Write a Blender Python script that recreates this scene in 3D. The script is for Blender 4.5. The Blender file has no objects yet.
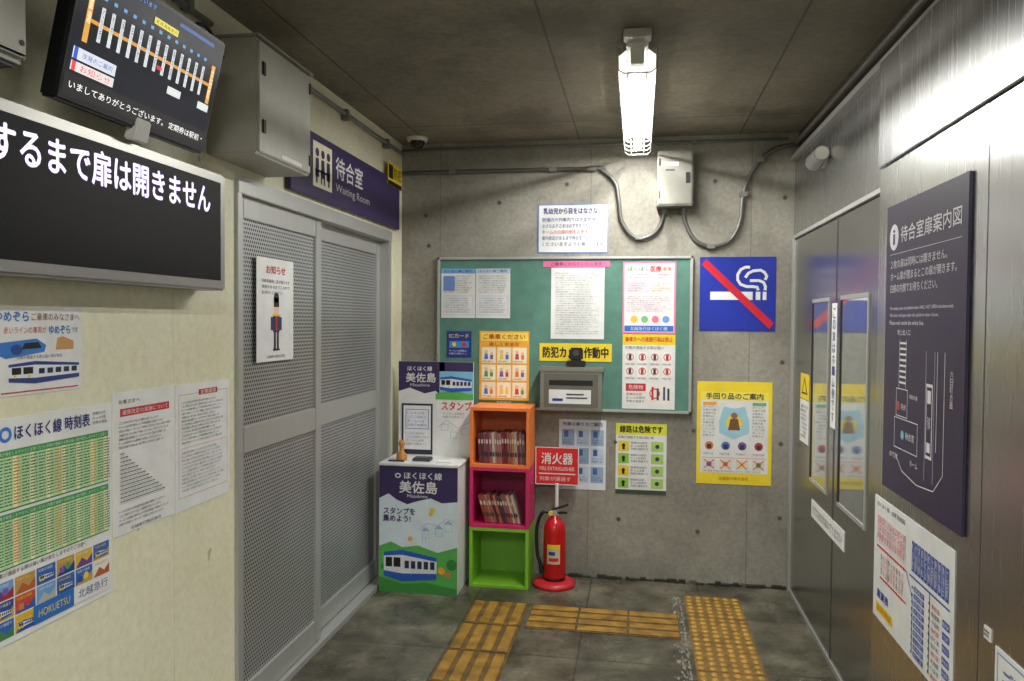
import bpy, bmesh, math, random
from mathutils import Matrix, Vector
from mathutils.geometry import delaunay_2d_cdt
random.seed(4)
scene=bpy.context.scene
try: scene.view_settings.view_transform='Standard'
except Exception: pass
XL,XR,YB,ZC,YF=-1.42,0.866,4.45,2.56,-2.2

# ---------------------------------------------------------------- materials
def lin(v):
    v/=255.0
    return v/12.92 if v<=.04045 else ((v+.055)/1.055)**2.4
def C(c): return (lin(c[0]),lin(c[1]),lin(c[2]),1)
_m={}
def M(r,g,b,rough=.5,metal=0.,emit=0.,var=.06,spec=.5):
    k=(r,g,b,rough,metal,emit,var,spec)
    if k in _m: return _m[k]
    m=bpy.data.materials.new('surf_%d_%d_%d'%(r,g,b)); m.use_nodes=True
    nt=m.node_tree; p=nt.nodes['Principled BSDF']
    p.inputs['Roughness'].default_value=rough; p.inputs['Metallic'].default_value=metal
    p.inputs['Specular IOR Level'].default_value=spec
    p.inputs['Base Color'].default_value=C((r,g,b))
    if emit:
        p.inputs['Emission Color'].default_value=C((r,g,b)); p.inputs['Emission Strength'].default_value=emit
    elif var:
        n=nt.nodes.new('ShaderNodeTexNoise'); n.inputs['Scale'].default_value=14; n.inputs['Detail'].default_value=4
        tc=nt.nodes.new('ShaderNodeTexCoord'); nt.links.new(tc.outputs['Object'],n.inputs['Vector'])
        rp=nt.nodes.new('ShaderNodeValToRGB'); rp.color_ramp.elements[0].position=.3; rp.color_ramp.elements[1].position=.7
        a=C((r,g,b)); rp.color_ramp.elements[0].color=(a[0]*(1-var*2),a[1]*(1-var*2),a[2]*(1-var*2),1); rp.color_ramp.elements[1].color=a
        nt.links.new(n.outputs['Fac'],rp.inputs['Fac']); nt.links.new(rp.outputs['Color'],p.inputs['Base Color'])
    _m[k]=m; return m
class NT:
    def __init__(s,name):
        s.m=bpy.data.materials.new(name); s.m.use_nodes=True; s.t=s.m.node_tree; s.p=s.t.nodes['Principled BSDF']
        tc=s.t.nodes.new('ShaderNodeTexCoord'); s.obj=tc.outputs['Object']
        x=s.t.nodes.new('ShaderNodeSeparateXYZ'); s.l(s.obj,x.inputs[0]); s.x,s.y,s.z=x.outputs
    def l(s,a,b): s.t.links.new(a,b)
    def math(s,op,a,b=None,c=None,clamp=False):
        n=s.t.nodes.new('ShaderNodeMath'); n.operation=op; n.use_clamp=clamp
        for i,v in enumerate((a,b,c)):
            if v is None: continue
            if isinstance(v,(int,float)): n.inputs[i].default_value=v
            else: s.l(v,n.inputs[i])
        return n.outputs[0]
    def noise(s,scale,detail=5,vec=None,rough=.6,stretch=None):
        n=s.t.nodes.new('ShaderNodeTexNoise'); n.inputs['Scale'].default_value=scale; n.inputs['Detail'].default_value=detail; n.inputs['Roughness'].default_value=rough
        v=vec or s.obj
        if stretch:
            mp=s.t.nodes.new('ShaderNodeMapping'); mp.inputs['Scale'].default_value=stretch; s.l(v,mp.inputs['Vector']); v=mp.outputs[0]
        s.l(v,n.inputs['Vector']); return n.outputs['Fac']
    def ramp(s,f,stops):
        n=s.t.nodes.new('ShaderNodeValToRGB'); cr=n.color_ramp
        while len(cr.elements)<len(stops): cr.elements.new(.5)
        for e,(p,c) in zip(cr.elements,stops): e.position=p; e.color=C(c) if len(c)==3 else c
        s.l(f,n.inputs['Fac']); return n.outputs['Color']
    def mix(s,f,a,b,mode='MIX'):
        n=s.t.nodes.new('ShaderNodeMix'); n.data_type='RGBA'; n.blend_type=mode
        for k,v in ((0,f),(6,a),(7,b)):
            if isinstance(v,(int,float)): n.inputs[k].default_value=v
            elif isinstance(v,tuple): n.inputs[k].default_value=C(v)
            else: s.l(v,n.inputs[k])
        return n.outputs[2]
    def bump(s,h,st=.3,d=.01):
        n=s.t.nodes.new('ShaderNodeBump'); n.inputs['Strength'].default_value=st; n.inputs['Distance'].default_value=d
        s.l(h,n.inputs['Height']); s.l(n.outputs[0],s.p.inputs['Normal'])
    def seam(s,coord,pitch,off,w):
        a=s.math('DIVIDE',s.math('SUBTRACT',coord,off),pitch); f=s.math('ABSOLUTE',s.math('SUBTRACT',s.math('FRACT',s.math('ADD',a,.5)),.5))
        return s.math('LESS_THAN',s.math('MULTIPLY',f,pitch),w)
def concrete(name,stops,u,v,pu,pv,ou,ov,seamcol,sw=.0035,rough=.75,sc=1.6,fac=.6,bst=.25,spots=None,fdark=150,stain=None):
    n=NT(name); U={'x':n.x,'y':n.y,'z':n.z}[u]; V={'x':n.x,'y':n.y,'z':n.z}[v]
    big=n.noise(sc,8,rough=.65); col=n.ramp(big,stops)
    fine=n.noise(38,6,rough=.7)
    col=n.mix(.45,col,n.ramp(fine,[(.3,(fdark,fdark,fdark)),(.62,(255,255,255))]),'MULTIPLY')
    if stain:
        st=n.noise(stain[0],5,stretch=stain[3]); col=n.mix(n.math('MULTIPLY',n.math('SMOOTH_MIN',n.math('MAXIMUM',n.math('MULTIPLY',n.math('SUBTRACT',st,stain[1]),9.),0.),1.,.1),.6),col,stain[2])
    if spots:
        sp=n.noise(spots[0],3,rough=.5); col=n.mix(n.math('GREATER_THAN',sp,spots[1]),col,spots[2])
    sm=n.math('MAXIMUM',n.seam(U,pu,ou,sw),n.seam(V,pv,ov,sw))
    sm=n.math('MULTIPLY',sm,fac)
    col=n.mix(sm,col,seamcol); n.l(col,n.p.inputs['Base Color'])
    n.p.inputs['Roughness'].default_value=rough
    n.bump(n.math('SUBTRACT',fine,sm),bst,.006)
    return n
def brushed(name,col,rough=.3,stretch=(60,60,1.2),metal=1.,lo=.92,bs=.04):
    n=NT(name); f=n.noise(3,4,stretch=stretch); b=n.noise(.9,3)
    a=tuple(int(c*lo) for c in col)
    c=n.mix(.5,n.ramp(f,[(.3,a),(.7,col)]),n.ramp(b,[(.3,a),(.7,col)])); n.l(c,n.p.inputs['Base Color'])
    n.p.inputs['Metallic'].default_value=metal
    n.l(n.math('ADD',n.math('MULTIPLY',f,.12),rough-.06),n.p.inputs['Roughness'])
    if bs: n.bump(f,bs,.002)
    return n.m
m_wallL=concrete('painted_concrete',[(.25,(213,209,178)),(.5,(224,221,194)),(.75,(231,229,206))],'y','z',1.8,9,.35,-3,(170,160,125),.002,.6,1.4,.3,.10,(5,.73,(180,171,136)),215,(2.2,.60,(198,190,154),(1,1,.45))).m
n=concrete('bare_concrete',[(.28,(118,115,105)),(.48,(146,142,131)),(.72,(170,167,156))],'x','z',.9,9,-.28,-3,(96,91,80),.003,.7,1.3,.5,.35,None,165,(2.0,.56,(106,102,91),(1.3,1,.5)))
m_wallB=n.m
m_ceil=concrete('ceiling_concrete',[(.25,(102,97,84)),(.5,(138,132,116)),(.75,(162,156,138))],'x','y',.9,1.8,-.35,.45,(66,61,50),.005,.8,1.3,.7,.3,None,150,(1.6,.54,(86,81,68),(1,1,1))).m
n=concrete('floor_concrete',[(.3,(54,52,43)),(.44,(82,79,66)),(.58,(112,108,92)),(.74,(146,141,123))],'x','y',.6,.6,-.25,.35,(36,34,28),.004,.5,3.2,.6,.5,None,140,(2.4,.52,(50,47,37),(1,1,1)))
n.l(n.math('MAXIMUM',n.math('SUBTRACT',n.math('MULTIPLY',n.noise(4,5),.9),.14),.12),n.p.inputs['Roughness']); m_floor=n.m
m_ss=brushed('stainless_panel',(186,187,186),.26,(40,40,.8),.95,.94,.008)
m_ssd=brushed('stainless_door',(172,173,172),.24,(40,40,.8),.95,.94,.008)
m_alu=brushed('aluminium_frame',(186,187,185),.42,(40,40,2),.5)
m_gm=brushed('grey_metal',(150,149,145),.35,(40,40,2),.7)
m_cond=brushed('galvanised_conduit',(132,132,129),.45,(20,20,20),.35)
m_box=M(174,172,162,.45,.1); m_box2=M(154,152,143,.45,.1)
n=NT('perforated_steel'); P=.0155
row=n.math('FLOOR',n.math('DIVIDE',n.z,P)); uu=n.math('SUBTRACT',n.math('FRACT',n.math('ADD',n.math('DIVIDE',n.y,P),n.math('MULTIPLY',row,.5))),.5)
vv=n.math('SUBTRACT',n.math('FRACT',n.math('DIVIDE',n.z,P)),.5)
dd=n.math('SQRT',n.math('ADD',n.math('MULTIPLY',uu,uu),n.math('MULTIPLY',vv,vv)))
hole=n.math('LESS_THAN',dd,.31)
n.l(n.mix(hole,n.ramp(n.noise(1.2,3),[(.3,(160,162,162)),(.7,(184,186,186))]),(36,36,36)),n.p.inputs['Base Color'])
n.l(n.math('MULTIPLY',n.math('SUBTRACT',1.,hole),.5),n.p.inputs['Metallic']); n.p.inputs['Roughness'].default_value=.42; n.bump(n.math('SUBTRACT',1.,hole),.3,.003)
m_perf=n.m
W=M(226,227,226,.55); BK=M(22,22,24,.4); DK=M(60,60,64,.5); GR=M(110,110,112,.5)
RED=M(205,35,40,.45); BLUE=M(30,60,160,.45); PUR=M(58,44,92,.45); YEL=M(235,205,40,.45); ORG=M(240,150,50,.45); GRN=M(70,165,75,.5)
LBL=M(120,170,225,.5); PNK=M(225,110,160,.5); CRM=M(240,234,205,.55); NAVY=M(36,48,120,.45)

# ---------------------------------------------------------------- text outlines -> clean filled glyph meshes
_g={}
def glyphs(t):
    if t in _g: return _g[t]
    cu=bpy.data.curves.new('glyphs','FONT'); cu.body=t; cu.resolution_u=3
    try: cu.fill_mode='NONE'
    except Exception: pass
    o=bpy.data.objects.new('glyphs',cu); scene.collection.objects.link(o)
    dg=bpy.context.evaluated_depsgraph_get(); dg.update(); me=bpy.data.meshes.new_from_object(o.evaluated_get(dg))
    vs=[Vector((v.co.x,v.co.y)) for v in me.vertices]; ed=[tuple(e.vertices) for e in me.edges]; pf=[list(p.vertices) for p in me.polygons]
    bpy.data.objects.remove(o); bpy.data.meshes.remove(me); bpy.data.curves.remove(cu)
    out=([(v.x,v.y) for v in vs],pf)
    if not pf and ed:
        par=list(range(len(vs)))
        def f(i):
            while par[i]!=i: par[i]=par[par[i]]; i=par[i]
            return i
        for a,b_ in ed: par[f(a)]=f(b_)
        comp={}
        for i in range(len(vs)): comp.setdefault(f(i),[]).append(i)
        loops=[];sg=[]
        for l in comp.values():
            if len(l)<3: continue
            A=sum(vs[l[i]].x*vs[l[(i+1)%len(l)]].y-vs[l[(i+1)%len(l)]].x*vs[l[i]].y for i in range(len(l)))
            if abs(A)<1e-7: continue
            if A<0: l=l[::-1]
            loops.append(l); sg.append(1 if A>0 else -1)
        try:
            r=delaunay_2d_cdt(vs,[],loops,1,1e-5)
            keep=[list(fc) for fc,of in zip(r[2],r[5]) if sum(sg[k] for k in of)!=0]
            out=([(v.x,v.y) for v in r[0]],keep)
        except Exception as ex: print('cdt',ex)
    _g[t]=out; return out
CORP=['北越急行ほくほく線をご利用いただきましてありがとうございます','列車が通過する際は強い風が発生しますのでご注意ください','ホームへは係員の案内により列車到着後にお進みください','駅構内は終日禁煙となっておりますのでご協力をお願いします','トンネル内のため待合室の扉は自動で開閉いたします','お困りの際はインターホンで係員にお知らせください','きっぷは車内または運賃箱でお支払いください','二〇二四年三月十六日より運賃を改定いたします']

# ---------------------------------------------------------------- builder
class B:
    def __init__(s): s.v=[];s.f=[];s.mi=[];s.sm=[];s.mats=[]
    def mat(s,m):
        if m not in s.mats: s.mats.append(m)
        return s.mats.index(m)
    def add(s,vs,fs,m,smooth=False):
        o=len(s.v); s.v+= [tuple(v) for v in vs]; k=s.mat(m)
        for f in fs: s.f.append([i+o for i in f]); s.mi.append(k); s.sm.append(smooth)
    def bm(s,b,m,smooth=False):
        b.verts.index_update(); s.add([v.co[:] for v in b.verts],[[v.index for v in f.verts] for f in b.faces],m,smooth); b.free()
    def box(s,a,c,m,bev=0,seg=2,rot=None):
        b=bmesh.new(); bmesh.ops.create_cube(b,size=1)
        lo=[min(a[i],c[i]) for i in range(3)]; hi=[max(a[i],c[i]) for i in range(3)]
        ce=[(lo[i]+hi[i])/2 for i in range(3)]
        for v in b.verts: v.co=Vector([v.co[i]*(hi[i]-lo[i]) for i in range(3)])
        if bev: bmesh.ops.bevel(b,geom=b.edges[:],offset=bev,segments=seg,affect='EDGES')
        for v in b.verts: v.co=(rot@v.co if rot else v.co)+Vector(ce)
        s.bm(b,m)
    def cyl(s,p,q,r,m,r2=None,n=20,caps=True):
        p=Vector(p);q=Vector(q);r2=r if r2 is None else r2
        d=(q-p).normalized(); t=Vector((0,0,1)) if abs(d.z)<.9 else Vector((1,0,0)); a=d.cross(t).normalized(); c=d.cross(a)
        vs=[];
        for o,rr in ((p,r),(q,r2)):
            for i in range(n):
                an=2*math.pi*i/n; vs.append(o+a*math.cos(an)*rr+c*math.sin(an)*rr)
        s.add(vs,[[i,(i+1)%n,n+(i+1)%n,n+i] for i in range(n)],m,True)
        if caps: s.add(vs,[list(range(n))[::-1],list(range(n,2*n))],m)
    def lathe(s,prof,ce,m,n=28):
        vs=[];fs=[]
        for r,z in prof:
            for i in range(n):
                a=2*math.pi*i/n; vs.append((ce[0]+r*math.cos(a),ce[1]+r*math.sin(a),ce[2]+z))
        for k in range(len(prof)-1):
            for i in range(n): fs.append([k*n+i,k*n+(i+1)%n,(k+1)*n+(i+1)%n,(k+1)*n+i])
        s.add(vs,fs,m,True)
    def arc(s,ce,r,z0,z1,a0,a1,m,n=10):
        vs=[]
        for i in range(n+1):
            a=a0+(a1-a0)*i/n
            for z in (z0,z1): vs.append((ce[0]+r*math.cos(a),ce[1]+r*math.sin(a),ce[2]+z))
        s.add(vs,[[2*i,2*i+2,2*i+3,2*i+1] for i in range(n)],m,True)
    def tube(s,pts,r,m,n=10,sub=8,smooth=True):
        P=[Vector(p) for p in pts]
        if smooth and len(P)>2:
            Q=[];E=[P[0]*2-P[1]]+P+[P[-1]*2-P[-2]]
            for i in range(1,len(E)-2):
                for j in range(sub):
                    t=j/sub;a,b,c,d=E[i-1:i+3]
                    Q.append(.5*((2*b)+(c-a)*t+(2*a-5*b+4*c-d)*t*t+(3*b-a-3*c+d)*t**3))
            Q.append(P[-1]);P=Q
        vs=[];fs=[];pa=None
        for i,p in enumerate(P):
            d=(P[min(i+1,len(P)-1)]-P[max(i-1,0)]).normalized()
            if pa is None:
                t=Vector((0,0,1)) if abs(d.z)<.9 else Vector((1,0,0)); pa=d.cross(t).normalized()
            else: pa=(pa-d*pa.dot(d)).normalized()
            c=d.cross(pa)
            for k in range(n):
                an=2*math.pi*k/n; vs.append(p+pa*math.cos(an)*r+c*math.sin(an)*r)
        for i in range(len(P)-1):
            for k in range(n): fs.append([i*n+k,i*n+(k+1)%n,(i+1)*n+(k+1)%n,(i+1)*n+k])
        fs.append(list(range(n))[::-1]); fs.append([len(P)*n-n+k for k in range(n)])
        s.add(vs,fs,m,True)
    def build(s,name,mtx=None,parent=None):
        me=bpy.data.meshes.new(name); me.from_pydata(s.v,[],s.f)
        for m in s.mats: me.materials.append(m)
        me.polygons.foreach_set('material_index',s.mi); me.polygons.foreach_set('use_smooth',s.sm); me.update()
        o=bpy.data.objects.new(name,me); scene.collection.objects.link(o)
        if mtx is not None: o.matrix_world=mtx
        if parent: o.parent=parent
        return o
class Sheet(B):
    """flat printed thing; local x right, y up, z out of the wall"""
    def __init__(s,w,h,m=None,th=.002,bev=0):
        super().__init__(); s.w=w;s.h=h;s.th=th
        s.box((0,0,0),(w,h,th),m or W,bev)
    def zz(s,L): return s.th+L*.0004
    def rect(s,x0,y0,x1,y1,m,L=1):
        z=s.zz(L); s.add([(x0*s.w,y0*s.h,z),(x1*s.w,y0*s.h,z),(x1*s.w,y1*s.h,z),(x0*s.w,y1*s.h,z)],[[0,1,2,3]],m)
    def poly(s,pts,m,L=1):
        z=s.zz(L); s.add([(x*s.w,y*s.h,z) for x,y in pts],[list(range(len(pts)))],m)
    def disc(s,x,y,r,m,L=2,asp=1,n=20,r1=None):
        z=s.zz(L)
        o=[(x*s.w+r*math.cos(2*math.pi*i/n)*asp,y*s.h+r*math.sin(2*math.pi*i/n),z) for i in range(n)]
        if r1:
            o+=[(x*s.w+r1*math.cos(2*math.pi*i/n)*asp,y*s.h+r1*math.sin(2*math.pi*i/n),z) for i in range(n)]
            s.add(o,[[i,(i+1)%n,n+(i+1)%n,n+i] for i in range(n)],m)
        else: s.add(o,[list(range(n))],m)
    def frame(s,x0,y0,x1,y1,t,m,L=1):
        tx=t/s.w;ty=t/s.h
        s.rect(x0,y0,x1,y0+ty,m,L);s.rect(x0,y1-ty,x1,y1,m,L);s.rect(x0,y0+ty,x0+tx,y1-ty,m,L);s.rect(x1-tx,y0+ty,x1,y1-ty,m,L)
    def text(s,t,x0,y0,x1,y1,m,L=3,bold=0.):
        vs,fs=glyphs(t)
        if not vs or not fs: return
        ax=min(v[0] for v in vs);bx=max(v[0] for v in vs);ay=min(v[1] for v in vs);by=max(v[1] for v in vs)
        z=s.zz(L); bb=bold*(y1-y0)*s.h/(1+t.count('\n')) ; 
        for k,(dx,dy) in enumerate([(0,0)] if not bold else [(-bb,0),(bb,0),(0,bb),(0,-bb)]):
            s.add([((x0+(v[0]-ax)/max(bx-ax,1e-6)*(x1-x0))*s.w+dx,(y0+(v[1]-ay)/max(by-ay,1e-6)*(y1-y0))*s.h+dy,z+k*3e-5) for v in vs],fs,m)
    def vtext(s,t,x0,y1,x1,ch,m,L=3):
        for i,c in enumerate(t): s.text(c,x0,y1-(i+.88)*ch,x1,y1-i*ch,m,L)
    def lines(s,x0,y0,x1,y1,rows,m,L=2,fill=.5,word=.012,vary=True):
        p=(y1-y0)/rows
        for i in range(rows):
            y=y1-(i+.5)*p; end=x1-(random.random()*.25*(x1-x0) if vary else 0)
            if p*s.h>=.0095:
                hh=p*s.h*min(fill*1.5,.72); nc=int((end-x0)*s.w/(hh*1.06))
                if nc>=2:
                    t=CORP[(i*3+rows)%len(CORP)]; t=(t*4)[:nc]; s.text(t,x0,y-hh/s.h/2,end,y+hh/s.h/2,m,L); continue
            x=x0
            while x<end:
                wd=word/s.w*random.uniform(.6,2.2); e=min(x+wd,end); s.rect(x,y-p*fill/2,e,y+p*fill/2,m,L); x=e+.25*word/s.w
def FB(x,z,off=0.): return Matrix(((1,0,0,x),(0,0,-1,YB-off),(0,1,0,z),(0,0,0,1)))
def FL(y,z,off=0.): return Matrix(((0,0,1,XL+off),(1,0,0,y),(0,1,0,z),(0,0,0,1)))
def FR(y,z,off=0.): return Matrix(((0,0,-1,XR-off),(-1,0,0,y),(0,1,0,z),(0,0,0,1)))

# ---------------------------------------------------------------- room shell
b=B(); b.box((XL-.15,YF-.15,-.1),(XR+.15,YB+.15,0),m_floor); b.build('floor')
b=B(); b.box((XL-.15,YF-.15,ZC),(XR+.15,YB+.15,ZC+.12),m_ceil); b.build('ceiling')
b=B(); b.box((XL-.15,YB,0),(XR+.15,YB+.15,ZC),m_wallB)
for x,z in ((-1.27,2.13),(-.82,2.2),(-.42,2.3),(.42,2.3),(.8,2.2),(.8,1.28),(.32,.88),(.8,.4),(.35,.3),(-.1,.35),(-.12,.8),(.8,.82),(-1.25,1.95)):
    b.cyl((x,YB-.0012,z),(x,YB+.01,z),.014,M(112,106,94,.9)); b.cyl((x,YB-.002,z),(x,YB+.01,z),.008,M(78,73,64,.9))
b.build('wall_back')
b=B(); DM=M(44,44,37,.8); DW=M(96,94,84,.8)  # mould stain and shadow along wall foot, painted as dark and pale blocks
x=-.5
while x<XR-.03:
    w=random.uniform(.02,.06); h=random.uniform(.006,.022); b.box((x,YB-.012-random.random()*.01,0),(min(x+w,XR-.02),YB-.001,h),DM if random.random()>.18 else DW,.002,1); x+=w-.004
b.build('stain_shadow_strip_back')
DY0,DY1,DZ=2.515,4.22,1.99
b=B(); b.box((XL-.15,YF,0),(XL,DY0,ZC),m_wallL); b.box((XL-.15,DY1,0),(XL,YB,ZC),m_wallL); b.box((XL-.15,DY0,DZ),(XL,DY1,ZC),m_wallL)
b.build('wall_left')
b=B(); b.box((XL-.15,YF-.15,0),(XR+.15,YF,ZC),m_wallL); b.build('wall_front')
b=B(); b.box((XR,YF,0),(XR+.15,YB,ZC),m_ssd)
JY=2.815
b.box((.82,YF,0),(XR,JY,2.03),m_ss,.002,1)
b.box((.812,YF,2.035),(XR,JY,2.40),m_ss,.003,1)
b.box((.825,YF,2.40),(XR,YB-.002,2.425),m_alu)
b.box((.850,JY+.004,1.985),(XR,YB-.002,2.40),m_ss,.002,1)
b.box((.84,JY+.002,1.965),(XR,YB-.002,1.985),m_alu,.002,1)
for y in (1.98,1.02,.06,-.9): b.box((.8195,y-.002,0),(.83,y+.002,2.03),DK)
for y in (1.3,-.3): b.box((.8115,y-.0015,2.035),(.82,y+.0015,2.40),DK)
b.box((.818,YF,0),(.822,JY,.06),m_ssd)
b.build('wall_right')

# left sliding door
def leaf(b,y0,y1,x):
    s=.06
    b.box((x-.03,y0,.03),(x,y0+s,DZ-.04),m_alu,.003); b.box((x-.03,y1-s,.03),(x,y1,DZ-.04),m_alu,.003)
    for z0,z1 in ((.03,.13),(1.0,1.10),(DZ-.12,DZ-.04)): b.box((x-.029,y0+s,z0),(x-.001,y1-s,z1),m_alu,.003)
    b.box((x-.022,y0+s,.13),(x-.012,y1-s,1.0),m_perf); b.box((x-.022,y0+s,1.10),(x-.012,y1-s,DZ-.12),m_perf)
b=B(); leaf(b,DY0+.02,3.29,XL-.01); leaf(b,3.27,DY1-.03,XL-.045)
b.box((XL-.10,DY0,0),(XL+.012,DY0+.03,DZ),m_alu,.002); b.box((XL-.10,DY1-.04,0),(XL+.012,DY1,DZ),m_alu,.002)
b.box((XL-.10,DY0,DZ-.04),(XL+.015,DY1,DZ+.02),m_alu,.002); b.box((XL-.10,DY0,0),(XL+.01,DY1,.025),m_alu)
b.box((XL-.045,3.295,.72),(XL-.034,3.325,.92),BK,.003); b.box((XL-.036,3.30,.80),(XL-.028,3.32,.90),GR,.002)
b.box((XL-.14,DY0,0),(XL-.12,DY1,DZ),BK)
b.build('door_1')
# right door leaves
GL=M(200,206,206,.06,.8,0,.08)
b=B()
for y0,y1,w0,w1 in ((2.86,3.50,3.03,3.40),(3.51,4.40,3.63,3.93)):
    b.box((.852,y0,.02),(.8655,y1,1.96),m_ssd,.002,1)
    g=.018
    b.box((.846,w0-g,.74-g),(.853,w1+g,.74),m_alu,.001,1); b.box((.846,w0-g,1.6),(.853,w1+g,1.6+g),m_alu,.001,1)
    b.box((.846,w0-g,.74),(.853,w0,1.6),m_alu,.001,1); b.box((.846,w1,.74),(.853,w1+g,1.6),BK,.001,1)
    b.box((.850,w0,.74),(.853,w1,1.6),GL)
b.box((.84,JY,0),(.866,2.86,1.97),m_alu,.002,1); b.box((.84,4.40,0),(.866,YB-.002,1.97),m_alu,.002,1)
b.box((.851,3.495,.02),(.8525,3.515,1.96),DK)
b.box((.845,JY,0),(.866,YB-.002,.02),m_alu)
b.build('door_2')

# ---------------------------------------------------------------- tactile paving
TY=M(172,130,46,.6,0,0,.3); TB0=M(118,92,44,.7,0,0,.3)
b=B()
for i in range(5):
    y1=3.95-i*.31; b.box((-.845,y1-.3,0),(-.555,y1,.003),TB0)
    for j in range(4): x=-.845+.0362+j*.0725; b.box((x-.024,y1-.293,.003),(x+.024,y1-.007,.008),TY,.002,1)
b.build('tactile_guide_strip')
b=B()
for i in range(3):
    x0=-.53+i*.25; b.box((x0,3.64,0),(x0+.247,3.95,.003),TB0)
    for j in range(4): y=3.64+.04+j*.077; b.box((x0+.004,y-.026,.003),(x0+.243,y+.026,.008),TY,.002,1)
b.build('tactile_guide_strip')
b=B()
for i in range(4):
    y0=3.02+i*.305; b.box((.265,y0,0),(.555,y0+.3,.003),M(140,107,48,.7,0,0,.25))
    for j in range(6):
        for k in range(6): b.lathe([(.016,0),(.012,.005),(0,.005)],(.265+.024+j*.0484,y0+.025+k*.05,.003),M(192,146,52,.5,0,0,.2),10)
b.build('tactile_warning_block')
b=B(); ML=M(140,137,124,.8)
for i in range(240):
    x=.215+random.gauss(0,.015) if i%3 else .240; x=min(x,.255); y=random.uniform(3.05,4.22); r=random.uniform(.003,.007)
    k=random.randint(4,6); a0=random.random()*3
    b.add([(x+r*math.cos(a0+6.283*t/k)*random.uniform(.5,1.),y+r*math.sin(a0+6.283*t/k)*random.uniform(1.,4.),.0012+i*2e-6) for t in range(k)],[list(range(k))],ML)
b.build('mortar_residue')

# ---------------------------------------------------------------- fluorescent fixtures
TB=M(255,252,244,.3,0,5.)
def fixture(y0,y1,x,name,watt):
    b=B(); zt=ZC; wh=M(222,221,216,.4); gw=M(180,178,172,.4)
    b.box((x-.04,y0,zt-.045),(x+.04,y1,zt),wh,.004)
    b.cyl((x,y0+.05,zt-.085),(x,y1-.05,zt-.085),.0165,TB,n=16)
    b.add([(x-.04,y0+.03,zt-.046),(x-.04,y1-.03,zt-.046),(x-.07,y1-.03,zt-.070),(x-.07,y0+.03,zt-.070),(x+.04,y0+.03,zt-.046),(x+.04,y1-.03,zt-.046),(x+.07,y1-.03,zt-.070),(x+.07,y0+.03,zt-.070)],[[0,1,2,3],[4,7,6,5]],wh)
    for y in (y0,y1-.05): b.box((x-.025,y,zt-.108),(x+.025,y+.05,zt-.045),wh,.004)
    k=int((y1-y0)/.10)
    for i in range(k+1):
        y=y0+.02+(y1-y0-.04)*i/k
        b.tube([(x-.072,y,zt-.045),(x-.07,y,zt-.12),(x-.05,y,zt-.135),(x+.05,y,zt-.135),(x+.07,y,zt-.12),(x+.072,y,zt-.045)],.003,gw,6,1,False)
    for dx,dz in ((-.071,.08),(-.07,.12),(-.035,.135),(.0,.135),(.035,.135),(.07,.12),(.071,.08)): b.tube([(x+dx,y0+.02,zt-dz),(x+dx,y1-.02,zt-dz)],.0026,gw,6)
    b.box((x-.05,y0-.06,zt-.03),(x+.05,y0+.01,zt),gw,.004)
    o=b.build(name)
    L=bpy.data.lights.new(name+'_lamp','AREA'); L.shape='RECTANGLE'; L.size=.03; L.size_y=y1-y0-.1; L.energy=watt; L.color=(1,.99,.94)
    lo=bpy.data.objects.new('tube_light',L); scene.collection.objects.link(lo); lo.location=(x,(y0+y1)/2,zt-.103); lo.parent=o
fixture(2.86,4.30,-.015,'fluorescent_ceiling_light',52)
fixture(-1.0,.5,-.25,'fluorescent_ceiling_light',95)

# ---------------------------------------------------------------- electrical
b=B(); Y=YB-.02; r=.0115; cg=M(104,104,100,.4,.4)
b.tube([(XL+.01,Y,2.385),(-.30,Y,2.385),(-.22,Y,2.375),(-.14,Y,2.30),(-.118,Y,2.20),(-.10,Y,2.08),(-.04,Y,1.995),(.04,Y,1.985),(.11,Y,2.04),(.142,Y,2.147)],r,cg)
b.tube([(.243,Y,2.147),(.255,Y,2.07),(.31,Y,1.97),(.40,Y,1.93),(.50,Y,1.96),(.555,Y,2.06),(.57,Y,2.2),(.60,Y,2.31),(.67,Y,2.42),(.76,Y,2.475),(XR-.015,Y,2.49)],r,cg)
b.tube([(XL+.01,Y,2.52),(XR-.06,Y,2.52)],.009,m_cond)
for x,z in ((-1.1,2.385),(-.5,2.385),(.0,1.985),(.40,1.93),(.575,2.22),(.66,2.41)):
    b.box((x-.022,YB-.034,z-.014),(x+.022,YB-.002,z+.014),m_cond,.003)
for x in (-1.0,-.4,.3): b.box((x-.012,YB-.032,2.508),(x+.012,YB-.002,2.532),m_cond,.002)
b.cyl((-.30,Y,2.385),(-.25,Y,2.383),.016,m_cond); b.cyl((.142,Y,2.117),(.142,Y,2.147),.016,m_cond); b.cyl((.243,Y,2.117),(.243,Y,2.147),.016,m_cond)
b.build('electrical_conduit')
b=B(); JG=M(138,136,127,.4,.15); b.box((.095,YB-.12,2.148),(.291,YB-.003,2.455),JG,.004); b.box((.102,YB-.126,2.156),(.284,YB-.118,2.447),M(128,126,117,.4,.15),.003)
b.box((.25,YB-.131,2.27),(.274,YB-.125,2.33),BK,.002); b.box((.103,YB-.129,2.19),(.112,YB-.122,2.23),BK); b.box((.103,YB-.129,2.37),(.112,YB-.122,2.41),BK)
b.box((.14,YB-.127,2.37),(.21,YB-.1255,2.388),W); b.box((.14,YB-.127,2.34),(.19,YB-.1255,2.350),DK)
b.build('junction_box')
b=B(); b.lathe([(.0,-.062),(.03,-.055),(.042,-.03),(.045,-.012)],(-1.28,4.3,ZC),M(30,30,34,.1)); b.lathe([(.045,-.02),(.058,-.018),(.062,0)],(-1.28,4.3,ZC),M(225,222,212,.4)); b.build('dome_security_camera')
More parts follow.
